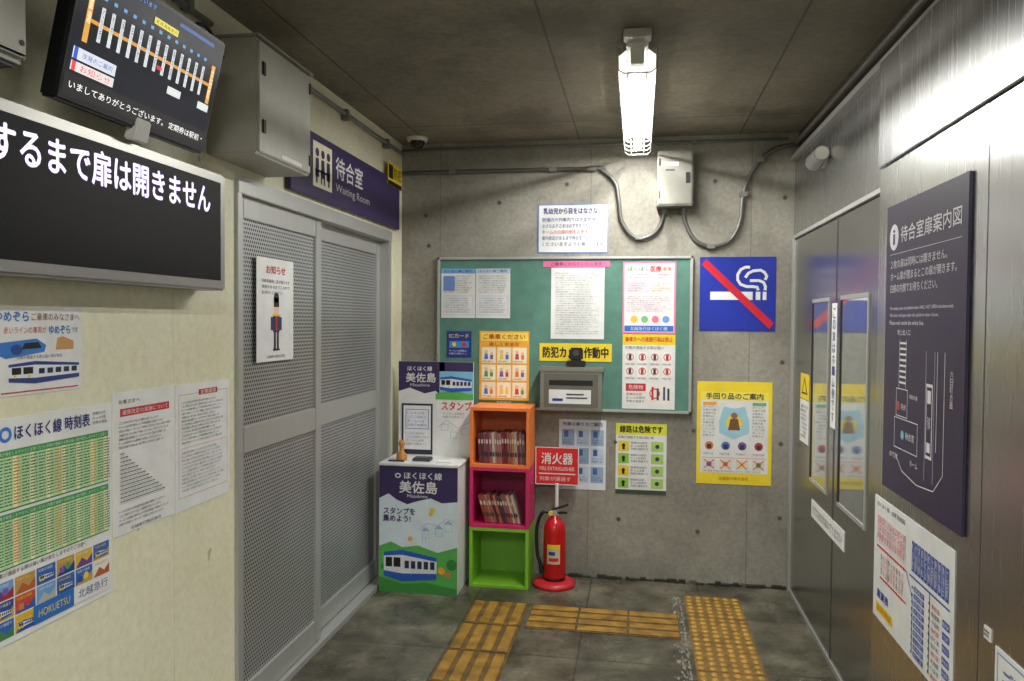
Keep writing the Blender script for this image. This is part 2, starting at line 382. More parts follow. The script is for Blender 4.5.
b=B(); b.tube([(XL+.02,2.76,2.49),(XL+.02,3.4,2.49),(XL+.02,4.40,2.49)],.011,m_cond); b.tube([(XL+.02,YF+.02,2.47),(XL+.02,2.33,2.47)],.011,m_cond)
for y in (2.95,3.5,4.1,2.2,1.6): b.box((XL+.001,y-.014,2.458),(XL+.036,y+.014,2.51),m_cond,.002)
b.tube([(XL+.09,2.1,2.34),(XL+.07,2.16,2.40),(XL+.06,2.25,2.42),(XL+.06,2.335,2.36)],.006,BK)
b.build('wall_conduit')
b=B(); b.box((XL,2.335,2.045),(XL+.175,2.748,2.425),m_box,.004); b.box((XL+.172,2.343,2.053),(XL+.184,2.74,2.417),m_box,.003)
for z in (2.14,2.33): b.box((XL+.183,2.362,z-.022),(XL+.19,2.382,z+.022),BK,.002)
for z in (2.10,2.37): b.box((XL+.183,2.725,z-.02),(XL+.189,2.737,z+.02),DK,.001)
b.box((XL,2.328,2.425),(XL+.19,2.755,2.433),m_box2,.001)
b.box((XL+.1845,2.5,2.06),(XL+.1855,2.66,2.075),W)
b.build('electrical_cabinet')
b=B(); b.box((XL,1.1,2.04),(XL+.12,1.46,2.40),M(166,165,158,.5),.012); b.box((XL+.12,1.115,2.055),(XL+.126,1.445,2.385),M(176,175,168,.5),.003); b.cyl((XL+.125,1.43,2.08),(XL+.129,1.43,2.08),.006,DK)
b.box((XL+.02,1.12,2.032),(XL+.10,1.44,2.041),DK)
b.build('wall_control_box')

# ---------------------------------------------------------------- LED text display
w,h=1.70,.37
S=Sheet(w,h,m_gm,.10,.006); S.rect(.018,.085,.982,.925,M(4,4,6,.5,0,0,0,.15))
S.rect(.018,.085,.982,.47,M(8,8,11,.5,0,0,0,.15),2)
S.text('確認が終了するまで扉は開きません',.245,.64,.945,.87,M(222,208,255,.4,0,1.0),4,.022)
S.build('led_message_display',FL(.58,1.59,.001))
# TV
S=Sheet(.59,.335,M(14,14,16,.35),.045,.006)
def em(r,g,b,e=.9): return M(r,g,b,.4,0,e)
S.rect(.02,.05,.98,.97,M(12,18,34,.35,0,.5,0,.3))
S.rect(.02,.05,.98,.20,em(6,6,9),2)
S.text('ご利用ありがとうございます',.05,.90,.45,.94,em(90,150,230),3); S.rect(.62,.9,.9,.93,em(60,90,150),3)
S.rect(.10,.575,.93,.60,em(215,150,60),3)
for x in (.085,.93): S.rect(x-.014,.43,x+.014,.76,em(215,160,70),4); S.vtext('六日町' if x>.5 else '犀潟',x-.009,.73,x+.009,.09,em(250,250,240),5)
ST=['くびき','大池','浦川','虫川','ほく大','松代','十日町','新座','美佐島','魚沼','六日','塩沢','湯沢']
for i in range(13):
    x=.155+i*.058; S.rect(x-.010,.47,x+.010,.71,em(215,220,224),4); S.vtext(ST[i],x-.007,.70,x+.007,.07,em(40,50,70),5)
    S.rect(x-.010,.76,x+.010,.785,em(90,150,200),4)
S.rect(.45,.81,.62,.86,em(225,210,80),4); S.text('普通 越後湯沢',.46,.82,.61,.85,em(60,50,10),5)
S.rect(.62,.36,.72,.42,em(215,220,220),4); S.rect(.86,.36,.95,.42,em(215,220,220),4); S.rect(.52,.50,.56,.53,em(200,60,60),4)
S.rect(.04,.30,.28,.38,em(205,212,220),4); S.text('次発のご案内',.09,.32,.26,.36,em(30,50,160),5); S.rect(.04,.22,.28,.285,em(215,210,210),4); S.text('お知らせ',.09,.23,.26,.275,em(200,40,60),5)
S.rect(.045,.30,.065,.38,em(40,80,200),5); S.rect(.045,.22,.065,.285,em(210,60,60),5)
S.text('いましてありがとうございます。 定期券は駅前・',.05,.10,.95,.155,em(240,240,240,1.1),5)
S.box((.27,-.03,.02),(.33,.03,.05),M(205,205,200,.4),.004)
a=math.radians(13)
mt=Matrix.Translation((XL+.085,1.519,2.0))@Matrix.Rotation(a,4,'Y')@Matrix(((0,0,1,0),(1,0,0,0),(0,1,0,0),(0,0,0,1)))
tv=S.build('television_monitor',mt)
b=B(); b.box((XL+.001,1.74,2.08),(XL+.02,1.88,2.25),BK,.003); b.box((XL+.01,1.78,2.14),(XL+.125,1.84,2.20),BK,.004); br=b.build('wall_bracket'); br.parent=tv; br.matrix_parent_inverse=tv.matrix_world.inverted()

# ---------------------------------------------------------------- signs on the left wall
def train(S,x,y,w,h,L=3,c=None):
    c=c or M(40,90,190,.4)
    S.poly([(x,y+h*.15),(x+w*.35,y),(x+w,y+h*.12),(x+w,y+h*.8),(x+w*.35,y+h),(x,y+h*.9)],M(225,230,235,.5),L)
    S.poly([(x,y+h*.15),(x+w*.35,y),(x+w,y+h*.12),(x+w,y+h*.3),(x+w*.35,y+h*.25),(x,y+h*.32)],c,L+1)
    S.poly([(x,y+h*.78),(x+w*.35,y+h*.84),(x+w,y+h*.68),(x+w,y+h*.8),(x+w*.35,y+h),(x,y+h*.9)],c,L+1)
    S.rect(x+w*.04,y+h*.45,x+w*.16,y+h*.75,BK,L+2); S.rect(x+w*.19,y+h*.45,x+w*.32,y+h*.75,BK,L+2)
    S.disc(x+w*.08,y+h*.36,.004,YEL,L+2); S.disc(x+w*.27,y+h*.34,.004,YEL,L+2)
    for i in range(5): S.rect(x+w*(.4+i*.12),y+h*.42,x+w*(.48+i*.12),y+h*.66,M(40,50,80,.3),L+2)
S=Sheet(1.42,.28,PUR,.025,.003)
S.rect(.15,.18,.295,.88,CRM)
for i,x in enumerate((.18,.222,.265)):
    S.disc(x,.72,.019,PUR,3); S.poly([(x-.014,.34),(x+.014,.34),(x+.011,.63),(x-.011,.63)],PUR,3)
S.rect(.165,.42,.28,.46,PUR,3); S.rect(.17,.24,.182,.42,PUR,3); S.rect(.262,.24,.274,.42,PUR,3); S.rect(.207,.24,.215,.42,PUR,3); S.rect(.23,.24,.238,.42,PUR,3)
S.text('待合室',.325,.46,.57,.82,W,3,.015); S.text('Waiting Room',.325,.20,.64,.37,W,3)
S.build('waiting_room_sign',FL(2.90,2.03,.002))
S=Sheet(.24,.13,YEL,.003); S.rect(.0,.0,1,.2,BK); S.rect(.04,.3,.35,.9,BK); S.text('防犯',.4,.35,.95,.85,BK)
S.build('security_camera_sticker',FL(4.10,2.262,.0285))
S=Sheet(.31,.405,W,.002); S.text('お知らせ',.24,.85,.76,.93,RED,3,.02)
for i,t in enumerate(('列車到着時に扉が開きます','放送があるまでこの中で','お待ちください')): S.text(t,.12,.76-i*.055,.88-.2*(i==2),.795-i*.055,DK)
S.rect(.42,.28,.60,.44,M(34,44,90)); S.rect(.40,.44,.62,.46,YEL,3); S.disc(.51,.50,.022,M(236,200,170)); S.rect(.44,.53,.58,.62,BK,3); S.disc(.51,.62,.021,BK,3)
S.rect(.44,.12,.50,.28,M(40,40,60)); S.rect(.52,.12,.58,.28,M(40,40,60)); S.rect(.36,.30,.42,.43,M(34,44,90)); S.rect(.60,.30,.66,.43,M(34,44,90)); S.rect(.49,.30,.53,.44,RED,3)
S.rect(.42,.10,.60,.12,BK,3); S.text('北越急行株式会社',.25,.03,.75,.06,DK)
S.build('door_notice',FL(2.685,1.334,-.009))
S=Sheet(.28,.40,W); S.text('お客さまへ',.08,.92,.40,.95,DK); S.rect(.1,.83,.9,.885,M(200,40,50)); S.text('運賃改定の実施について',.13,.84,.87,.875,W,3)
S.lines(.08,.60,.92,.80,7,DK,2,.42)
for i in range(13): S.lines(.1,.56-i*.028,.16+i*.055,.58-i*.028,1,GR,2,.45,.008,False); S.rect(.1,.555-i*.028,.16+i*.055,.557-i*.028,GR)
S.lines(.08,.06,.9,.18,4,DK,2,.42); S.text('北越急行株式会社',.25,.015,.75,.04,DK)
S.build('fare_notice',FL(1.872,.892))
S=Sheet(.317,.40,W); S.frame(.05,.10,.95,.92,.0015,M(210,110,110)); S.rect(.40,.90,.75,.945,RED); S.text('定期運賃',.43,.905,.72,.94,W)
S.lines(.1,.52,.9,.87,12,DK,2,.42); S.lines(.1,.14,.9,.47,11,M(110,110,120),2,.42); S.rect(.08,.49,.92,.493,M(220,120,120))
S.build('fare_notice',FL(2.157,.890))
S=Sheet(.73,.52,W)
S.text('ほくほく線 時刻表',.55,.90,.885,.965,NAVY,3,.02); S.disc(.515,.93,.018,M(60,120,210),3,1,20,.010); S.lines(.90,.90,.98,.97,3,GR,2,.5,.01); S.rect(.03,.89,.35,.965,M(60,90,190)); S.text('美佐島駅',.06,.9,.32,.955,W)
for (y0,y1) in ((.60,.86),(.34,.58)):
    S.rect(.02,y0,.98,y1,M(190,226,170)); S.rect(.02,y1-.03,.98,y1,M(60,155,80),2); S.lines(.03,y1-.026,.97,y1-.004,1,W,3,.7,.006,False)
    for i in range(28):
        x=.025+i*.0345
        if i%2: S.rect(x,y0,x+.017,y1-.03,M(246,240,190),2)
        S.lines(x+.002,y0+.01,x+.031,y1-.035,15,M(70,110,90) if i%5 else M(200,120,60),3,.42,.0075,False)
        S.rect(x-.0015,y0,x-.0005,y1,M(120,170,120),4)
    S.rect(.02,y0-.006,.98,y0,M(60,120,70),2)
S.lines(.02,.30,.98,.33,1,M(60,60,80),2,.5,.008)
cols=[(60,120,210),(225,120,60),(240,205,80),(80,160,95),(205,60,70),(125,90,175),(225,225,220),(30,80,175)]
for i in range(11):
    x=.02+i*.088
    for j in range(3):
        y=.03+j*.087
        c=random.choice(((48,100,180),(110,160,215),(190,150,90),(90,150,80),(50,70,140),(200,80,60),(225,225,220),(225,180,60))); S.rect(x,y,x+.082,y+.08,M(*c)); c=random.choice(cols); S.poly([(x,y),(x+.03,y+.045),(x+.055,y+.02),(x+.082,y+.05),(x+.082,y)],M(*[int(k*.8) for k in c]),2); S.lines(x+.006,y+.055,x+.075,y+.076,1,W if i%2 else YEL,3,.45,.006)
        if (i+j)%3==0: train(S,x+.01,y+.008,.062,.04,3,M(30,80,180))
        elif (i+j)%3==1: S.disc(x+.05,y+.035,.009,M(*random.choice(cols)),3); S.rect(x+.012,y+.012,x+.034,y+.04,M(*random.choice(cols)),3)
S.rect(.62,.03,.80,.117,M(40,110,190),6); S.text('HOKUETSU',.64,.055,.78,.09,YEL,7); S.rect(.80,.03,.98,.117,W,6); S.text('北越急行',.82,.05,.97,.095,M(30,60,140),7)
S.build('train_timetable_poster',FL(1.135,.748))
S=Sheet(.30,.205,W); S.text('ゆめぞら',.10,.84,.42,.95,M(30,110,190),3,.02); S.text('ご乗車のみなさまへ',.45,.85,.97,.94,M(130,90,60),3)
S.text('赤いラインの車両が',.18,.70,.60,.78,M(200,70,70)); S.text('ゆめぞら',.63,.69,.86,.79,M(30,110,190),3,.02); S.text('です',.88,.70,.95,.77,DK)
S.poly([(.10,.48),(.14,.60),(.50,.64),(.60,.56),(.58,.48),(.2,.42)],M(50,120,200)); S.poly([(.35,.52),(.38,.59),(.52,.60),(.55,.53)],BK,2); S.disc(.3,.52,.012,M(20,70,150),3,1.4)
S.poly([(.70,.50),(.72,.64),(.78,.66),(.90,.60),(.90,.50)],M(200,150,90)); train(S,.22,.12,.74,.26,3,M(40,60,130)); S.lines(.3,.40,.9,.46,1,GR,2,.5,.006); S.rect(.15,.03,.95,.045,M(200,60,60),3)
S.build('event_train_poster',FL(1.455,1.318))

# ---------------------------------------------------------------- notice board
b=B(); b.box((-1.19,YB-.018,.977),(.304,YB-.002,1.878),M(88,132,119,.8,var=.1))
t=.016
for a,c in (((-1.19,.977),(.304,.977+t)),((-1.19,1.878-t),(.304,1.878)),((-1.19,.977),(-1.19+t,1.878)),((.304-t,.977),(.304,1.878))):
    b.box((a[0],YB-.03,a[1]),(c[0],YB-.001,c[1]),m_alu,.003)
b.build('notice_board')
OFF=.0185
def put(S,name,x,z,off=OFF): return S.build(name,FB(x,z,off))
for k,x in enumerate((-1.166,-.955)):
    S=Sheet(.207,.294,W); S.rect(.0,.90,1,1,LBL if k==0 else M(190,205,228)); S.text('ほくほく線ご案内',.08,.92,.9,.98,NAVY)
    S.frame(.06,.06,.94,.45,.0015,M(150,170,210)); S.lines(.08,.5,.92,.87,8,GR,2,.42); S.lines(.1,.1,.9,.42,7,M(100,120,170),2,.42)
    if k==0: S.rect(.06,.55,.40,.85,M(110,140,200),3)
    put(S,'notice_sheet',x,1.516)
S=Sheet(.31,.415,W); S.lines(.08,.06,.92,.94,27,M(120,120,122),2,.42); put(S,'notice_sheet',-.505,1.398)
S=Sheet(.39,.034,PNK); S.text('ご乗車にお伝えいたします',.12,.2,.88,.8,M(120,20,60)); put(S,'board_title_strip',-.553,1.818)
S=Sheet(.30,.412,M(236,226,230)); S.frame(.0,.0,1,1,.010,M(235,130,170)); S.text('ほくほく',.1,.87,.48,.94,M(60,150,80),3,.02); S.text('医療',.52,.86,.72,.94,RED,3,.02); S.text('募集',.75,.87,.92,.93,M(240,120,60),3)
S.lines(.08,.76,.92,.84,2,M(180,60,100),2,.5); S.rect(.07,.56,.48,.74,M(225,205,215)); S.rect(.52,.56,.93,.74,M(245,225,215)); S.lines(.09,.58,.46,.72,4,GR,3,.42); S.lines(.54,.58,.91,.72,4,GR,3,.42)
S.lines(.08,.30,.92,.53,8,M(110,90,110),2,.42); S.disc(.22,.20,.020,M(240,190,60)); S.disc(.42,.20,.020,M(120,190,120)); S.disc(.62,.20,.020,M(230,120,140)); S.disc(.82,.20,.020,M(110,160,220)); S.rect(.04,.03,.96,.11,M(40,110,200)); S.text('北越急行ほくほく線',.15,.045,.85,.095,W); put(S,'health_poster',-.09,1.434)
S=Sheet(.298,.43,W); S.rect(0,.86,1,1,YEL); S.text('乗車方への迷惑行為は禁止',.05,.90,.95,.965,RED,3,.02)
S.lines(.05,.79,.95,.85,1,DK,2,.6)
for i in range(4):
    x=.05+i*.235
    for y in (.62,.43):
        k=(i+int(y*10))%2; S.rect(x,y,x+.19,y+.15,M(236,232,228)); S.disc(x+.095,y+.075,.021,RED,2,1,20,.017); S.rect(x+.07,y+.04,x+.12,y+.11,M(190,50,50) if k else DK,3); S.lines(x,y-.035,x+.19,y-.005,1,DK,3,.5,.008)
S.rect(.05,.06,.95,.36,M(232,228,225)); S.rect(.07,.24,.45,.34,RED,2); S.text('危険物',.12,.26,.40,.32,W,4); S.disc(.62,.21,.03,RED,3,1,20,.024); S.rect(.56,.12,.60,.30,M(190,40,40),2); S.rect(.66,.12,.70,.28,DK,2); S.rect(.78,.12,.82,.30,M(60,70,120),2); S.rect(.86,.12,.90,.28,DK,2); S.lines(.08,.08,.45,.22,3,DK,3,.5,.01); put(S,'prohibition_poster',-.087,1.0)
S=Sheet(.15,.155,M(30,50,140)); S.text('ICカード',.1,.74,.9,.9,YEL,3,.02); S.rect(.1,.36,.9,.62,M(70,140,200)); S.lines(.1,.08,.9,.3,2,W,3,.6); S.disc(.3,.49,.013,YEL,3); S.disc(.7,.49,.013,RED,3); put(S,'blue_sticker',-1.13,1.282)
S=Sheet(.30,.44,M(238,170,60)); S.rect(.03,.87,.97,.98,M(245,215,90)); S.text('ご乗車ください',.08,.89,.92,.96,M(180,40,20),3,.02); S.text('楽しく安全な',.2,.80,.8,.85,M(120,40,20))
for i in range(3):
    for j in range(3):
        x=.05+i*.31;y=.10+j*.235; S.rect(x,y,x+.28,y+.21,CRM,2); c=cols[(i*2+j*3)%6]; S.disc(x+.09,y+.15,.011,M(235,190,150),3); S.poly([(x+.05,y+.05),(x+.13,y+.05),(x+.12,y+.125),(x+.06,y+.125)],M(*c),3); c=cols[(i+j*2+1)%6]; S.disc(x+.20,y+.13,.009,M(235,190,150),3); S.rect(x+.17,y+.05,x+.23,y+.11,M(*c),3); S.lines(x+.02,y+.008,x+.26,y+.035,1,DK,4,.6,.01)
S.rect(0,0,1,.07,M(60,110,70),2); S.text('北越急行',.35,.02,.65,.055,W); put(S,'manners_poster',-.931,1.0)
S=Sheet(.422,.104,YEL,.003); S.text('防犯カメラ作動中',.05,.2,.95,.8,BK,3,.03); put(S,'security_camera_notice',-.57,1.268)
# signs on concrete
S=Sheet(.41,.285,W,.003); S.frame(.0,.0,1,1,.006,M(100,130,190)); S.text('乳幼児から目をはなさない',.08,.80,.92,.92,NAVY,3,.03)
TT=['駅構内や列車内では大変危険です','小さなお子さまは必ず手をつないで','ホームの白線内側をお歩きください','案内放送があるまで待合室でお待ち','くださいますようお願いします']
for i in range(5): S.text(TT[i],.06,.64-i*.125,.94-.12*(i%2),.725-i*.125,M(50,70,140) if i!=2 else RED)
put(S,'white_warning_sign',-.588,1.90,0)
BS=M(28,48,160,.35)
S=Sheet(.415,.418,BS,.004,.001); S.rect(.14,.42,.70,.53,W,2); S.rect(.74,.42,.80,.53,W,2); S.rect(.83,.42,.88,.53,W,2)
def ribbon(S,pts,wd,m,L):
    P=[Vector((x*S.w,y*S.h,0)) for x,y in pts]; z=S.zz(L); vs=[]
    for i,p in enumerate(P):
        d=(P[min(i+1,len(P)-1)]-P[max(i-1,0)]).normalized(); q=Vector((-d.y,d.x,0))*wd/2; vs+= [(p.x-q.x,p.y-q.y,z),(p.x+q.x,p.y+q.y,z)]
    S.add(vs,[[2*i,2*i+2,2*i+3,2*i+1] for i in range(len(P)-1)],m)
ribbon(S,[(.86,.55),(.865,.60),(.84,.655),(.78,.68),(.66,.68)],.016,W,2)
ribbon(S,[(.77,.55),(.76,.59),(.70,.60),(.62,.60),(.54,.63),(.50,.69),(.50,.76),(.54,.83),(.60,.86),(.66,.86)],.016,W,2)
ribbon(S,[(.86,.69),(.88,.74),(.85,.79),(.80,.82),(.70,.81),(.64,.78),(.60,.72)],.016,W,2)
S.poly([(.02,.90),(.08,.975),(.98,.11),(.92,.03)],M(205,30,50,.4),4)
put(S,'no_smoking_sign',.343,1.454,0)
S=Sheet(.412,.585,M(240,212,50)); S.rect(.05,.11,.95,.90,W); S.text('手回り品のご案内',.12,.83,.88,.89,M(40,50,60),4,.02); S.rect(.05,.82,.95,.90,M(244,226,90),2)
S.poly([(.5,.74),(.36,.76),(.30,.62),(.30,.5),(.5,.44),(.7,.5),(.7,.62),(.64,.76)],M(160,205,225),2); S.disc(.5,.60,.045,M(240,214,60),3); S.poly([(.42,.53),(.58,.53),(.55,.64),(.45,.64)],M(120,80,60),4); S.disc(.5,.67,.018,M(150,105,80),4)
for x in (.08,.74): S.lines(x,.46,x+.18,.77,10,M(90,100,90),2,.5,.008); S.rect(x,.77,x+.18,.80,M(245,170,60) if x<.5 else M(120,170,120),3)
for i in range(4): c=cols[:6][(i*5+1)%6]; S.disc(.17+i*.22,.375,.024,M(*c),2); S.rect(.14+i*.22,.345,.20+i*.22,.39,DK,3); S.lines(.09+i*.22,.28,.26+i*.22,.31,1,GR,2,.5,.01)
S.rect(.07,.255,.93,.26,M(240,120,60),2)
for i in range(4): S.rect(.09+i*.22,.15,.25+i*.22,.24,M(225,215,200),2); S.disc(.17+i*.22,.195,.014,M(*cols[i]),3); ribbon(S,[(.10+i*.22,.15),(.24+i*.22,.24)],.004,RED,4); ribbon(S,[(.24+i*.22,.15),(.10+i*.22,.24)],.004,RED,4)
S.lines(.08,.115,.92,.14,1,GR,2,.6); S.text('北越急行株式会社',.3,.04,.7,.075,M(150,110,20)); put(S,'luggage_guide_poster',.338,.581,0)
S=Sheet(.275,.41,M(222,228,236)); S.text('列車の乗り方ご案内',.08,.91,.92,.965,M(40,70,150),3,.02)
for i in range(3):
    for j in range(3): S.rect(.06+i*.31,.10+j*.265,.33+i*.31,.33+j*.265,M(190,206,226) if (i+j)%2 else M(150,172,205),2); S.lines(.08+i*.31,.12+j*.265,.31+i*.31,.20+j*.265,2,M(50,70,120),3,.5,.01); S.rect(.11+i*.31,.22+j*.265,.20+i*.31,.31+j*.265,M(70,100,160),3)
put(S,'platform_guide_poster',-.452,.515,0)
S=Sheet(.29,.41,W); S.rect(0,.84,1,1,M(225,225,60)); S.text('線路は危険です',.08,.87,.92,.97,BK,3,.03); S.lines(.05,.78,.95,.83,1,DK,2,.6)
for j in range(4):
    S.rect(.05,.61-j*.175,.26,.75-j*.175,YEL if j%2==0 else M(140,195,70),2); S.disc(.155,.69-j*.175,.010,BK,3); S.rect(.13,.63-j*.175,.18,.67-j*.175,BK,3); S.lines(.30,.62-j*.175,.66,.75-j*.175,3,DK,3,.5,.01); S.rect(.7,.61-j*.175,.94,.75-j*.175,M(170,205,110),2); S.disc(.82,.68-j*.175,.012,DK,3)
S.rect(0,0,1,.06,M(60,70,60),2); put(S,'track_danger_poster',-.12,.502,0)

# ticket collection box
b=B(); y0=YB-.12
b.box((-.552,y0,.99),(-.198,YB-.031,1.215),m_gm,.004); b.box((-.562,y0-.01,1.212),(-.188,YB-.031,1.24),m_gm,.006)
b.box((-.53,y0-.004,1.01),(-.22,y0+.002,1.20),M(118,116,111,.35,.5),.002); b.box((-.50,y0-.006,1.135),(-.25,y0-.003,1.165),BK)
b.box((-.50,y0-.0065,1.03),(-.26,y0-.0035,1.11),W); b.box((-.48,y0-.0075,1.045),(-.42,y0-.006,1.06),BLUE); b.box((-.40,y0-.0075,1.06),(-.28,y0-.006,1.068),DK); b.box((-.40,y0-.0075,1.08),(-.30,y0-.006,1.088),DK)
b.build('ticket_collection_box')
b=B(); b.box((-.405,YB-.105,1.24),(-.295,YB-.05,1.275),BK,.006); b.box((-.39,YB-.10,1.275),(-.31,YB-.07,1.35),BK,.01); b.cyl((-.35,YB-.1,1.32),(-.35,YB-.107,1.32),.018,DK); b.build('card_reader')

# ---------------------------------------------------------------- stamp counter
b=B(); wh=M(220,222,220,.4)
b.box((-1.398,4.0,.0),(-.955,4.30,.70),wh,.003); b.box((-1.402,3.99,.70),(-.948,4.31,.716),wh,.004)
desk=b.build('stamp_counter')
LP=M(214,228,236,.45)
S=Sheet(.443,.70,LP,.002)
S.poly([(0,1),(0,.74),(.12,.78),(.22,.735),(.36,.70),(.5,.73),(.66,.755),(.8,.72),(1,.735),(1,1)],PUR)
S.text('ほくほく線',.32,.90,.80,.955,W,3,.02); S.text('美佐島',.26,.79,.74,.885,W,3,.02); S.text('Misashima',.36,.755,.62,.78,W); S.disc(.24,.925,.014,W,3,1.2,20,.008)
S.text('スタンプを\n集めよう!',.05,.56,.46,.67,PUR,3,.03)
S.poly([(0,.0),(0,.36),(.15,.40),(.3,.36),(.5,.38),(.75,.33),(1,.38),(1,0)],M(88,178,82)); S.poly([(0,0),(0,.12),(.3,.07),(.6,.09),(1,.05),(1,0)],M(60,140,60),2)
ribbon(S,[(.5,.50),(.62,.56),(.74,.54),(.86,.60),(.97,.58)],.002,M(120,150,190),2); ribbon(S,[(.55,.40),(.58,.52),(.60,.40)],.002,M(120,150,190),2)
for x,y in ((.55,.44),(.72,.46),(.84,.50)): S.frame(x,y,x+.09,y+.06,.0015,M(120,150,190),2); S.poly([(x-.01,y+.06),(x+.045,y+.09),(x+.10,y+.06)],M(150,190,215),2)
S.disc(.68,.66,.014,YEL,2); S.disc(.66,.63,.012,M(240,190,80),2); S.disc(.4,.43,.014,M(240,170,90),2)
S.disc(.80,.19,.02,M(240,170,60),3); S.disc(.88,.16,.016,M(230,110,90),3); S.disc(.93,.24,.03,M(50,130,60),3); S.disc(.07,.2,.02,M(50,130,60),3)
train(S,.06,.09,.68,.25,4); o=S.build('front_poster',FB(-1.398,0,YB-4.0)); o.parent=desk
S=Sheet(.445,.545,W,.012)
S.poly([(0,1),(0,.68),(.15,.72),(.35,.66),(.5,.69),(.62,.60),(.62,1)],PUR); S.rect(.55,.9,1,1,PUR); S.poly([(.55,.9),(.55,.65),(.7,.60),(1,.63),(1,.9)],M(130,195,225),2); S.poly([(.5,.66),(.7,.70),(1,.66),(1,.60),(.5,.60)],M(90,180,80),3)
S.text('ほくほく線',.12,.90,.45,.95,W,3,.02); S.text('美佐島',.10,.78,.50,.88,W,4,.02); S.text('Misashima',.16,.735,.42,.765,W); train(S,.56,.68,.42,.17,5)
S.text('スタンプ',.58,.49,.98,.58,M(220,60,60),3,.03); S.lines(.60,.40,.95,.47,2,M(160,120,120),2,.5); ribbon(S,[(.52,.3),(.65,.38),(.8,.30),(.95,.36)],.002,M(120,150,190),2)
for x,y in ((.58,.3),(.70,.22),(.85,.26)): S.frame(x,y-.03,x+.09,y+.04,.0015,M(120,150,190),2)
S.box((.02,.005,.012),(.205,.30,.016),M(40,40,60,.4)); S.rect(.07,.06,.44,.53,M(235,235,240),12); S.frame(.10,.28,.41,.49,.003,BLUE,13); S.lines(.10,.10,.42,.25,4,GR,13,.5); S.lines(.12,.30,.39,.47,4,M(90,110,190),13,.5)
o=S.build('back_panel',FB(-1.375,.716,YB-4.275)); o.parent=desk
b=B(); WD=M(190,130,60,.5)
b.lathe([(.03,0),(.03,.03),(.014,.045),(.012,.075),(.02,.09),(.012,.11),(0,.112)],(-1.30,4.09,.717),WD); b.build('rubber_stamp')
b=B(); b.box((-1.23,4.06,.717),(-1.13,4.13,.732),M(70,76,90),.003); b.box((-1.225,4.065,.732),(-1.135,4.125,.735),DK); b.build('ink_pad')
b=B(); b.box((-1.09,4.05,.717),(-1.0,4.12,.722),W); b.box((-1.36,4.03,.717),(-1.27,4.05,.724),DK,.002); b.build('stamp_paper_sheets')

# ---------------------------------------------------------------- cube bookshelf
b=B(); x0,x1,y0,y1,H=-.925,-.588,4.16,4.418,.3387; t=.018
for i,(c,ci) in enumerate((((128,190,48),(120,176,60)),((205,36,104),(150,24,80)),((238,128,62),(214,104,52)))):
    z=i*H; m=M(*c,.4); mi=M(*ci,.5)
    b.box((x0,y0,z),(x0+t,y1,z+H-.001),m,.001,1); b.box((x1-t,y0,z),(x1,y1,z+H-.001),m,.001,1)
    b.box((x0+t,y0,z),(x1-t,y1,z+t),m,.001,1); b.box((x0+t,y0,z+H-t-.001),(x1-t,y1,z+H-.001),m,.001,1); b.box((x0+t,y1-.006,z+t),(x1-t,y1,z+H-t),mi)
b.build('cube_bookshelf')
b=B(); bc=[(150,60,50),(170,120,100),(120,50,60),(180,150,130),(90,50,60),(160,80,64),(176,96,80),(130,100,110),(190,170,160),(110,40,50)]
def books(z,xa,xb,lean,hh):
    x=xa
    while x<xb:
        w=random.uniform(.012,.018); h=hh*random.uniform(.94,1.02); c=random.choice(bc); R=Matrix.Rotation(-lean,3,'Y')
        cx=x+w/2; yy=y0+.03+random.uniform(0,.012)
        dz=abs(math.sin(lean))*w/2+0.001
        cen=Vector((cx+math.sin(-lean)*h/2,yy+.065,z+dz+math.cos(lean)*h/2))
        b.box(cen-Vector((w/2,.065,h/2)),cen+Vector((w/2,.065,h/2)),M(*c,.5),.0015,1,R)
        for q,cc in ((.72,(205,190,176)),(.3,(60,40,50))):
            b.box(cen+R@Vector((0,-.0655,(q-.5)*h))-Vector((w*.3,.0005,h*.07)),cen+R@Vector((0,-.0655,(q-.5)*h))+Vector((w*.3,.0005,h*.07)),M(*cc,.5),0,1,R)
        x+=w/math.cos(lean)+.0006
books(.6954,x0+.045,x1-.035,.06,.175); books(.3567,x0+.085,x1-.05,.30,.165)
b.build('comic_books')

# ---------------------------------------------------------------- fire extinguisher
cx,cy=-.455,4.28; ER=M(190,18,26,.25)
b=B(); b.lathe([(.0,.0),(.12,.0),(.122,.018),(.10,.03),(.085,.034),(.0,.034)],(cx,cy,0),M(195,36,46,.4))
b.cyl((cx,cy+.10,.02),(cx,cy+.10,.56),.011,W); b.box((cx-.03,cy+.085,.02),(cx+.03,cy+.115,.06),RED,.003)
b.build('extinguisher_stand')
b=B(); z=.035
b.lathe([(.0,0),(.055,0),(.062,.01),(.063,.02),(.063,.28),(.058,.31),(.04,.34),(.022,.35),(.018,.37),(.0,.37)],(cx,cy,z),ER)
b.lathe([(.0635,.0),(.0640,.008),(.0635,.016)],(cx,cy,z),BK)
b.arc((cx,cy,z),.0638,.10,.21,-2.15,-.95,M(200,190,168,.5)); b.arc((cx,cy,z),.0642,.185,.21,-2.15,-.95,YEL); b.arc((cx,cy,z),.0642,.15,.17,-2.0,-1.4,BLUE); b.arc((cx,cy,z),.0642,.115,.135,-2.0,-1.1,RED)
b.cyl((cx,cy,z+.365),(cx,cy,z+.395),.02,m_alu); b.box((cx-.02,cy-.012,z+.405),(cx+.08,cy+.012,z+.415),BK,.002,1,Matrix.Rotation(-.35,3,'Y')); b.box((cx-.015,cy-.012,z+.375),(cx+.07,cy+.012,z+.383),BK,.002)
b.cyl((cx-.02,cy-.02,z+.38),(cx-.02,cy-.035,z+.38),.013,M(225,205,80,.4))
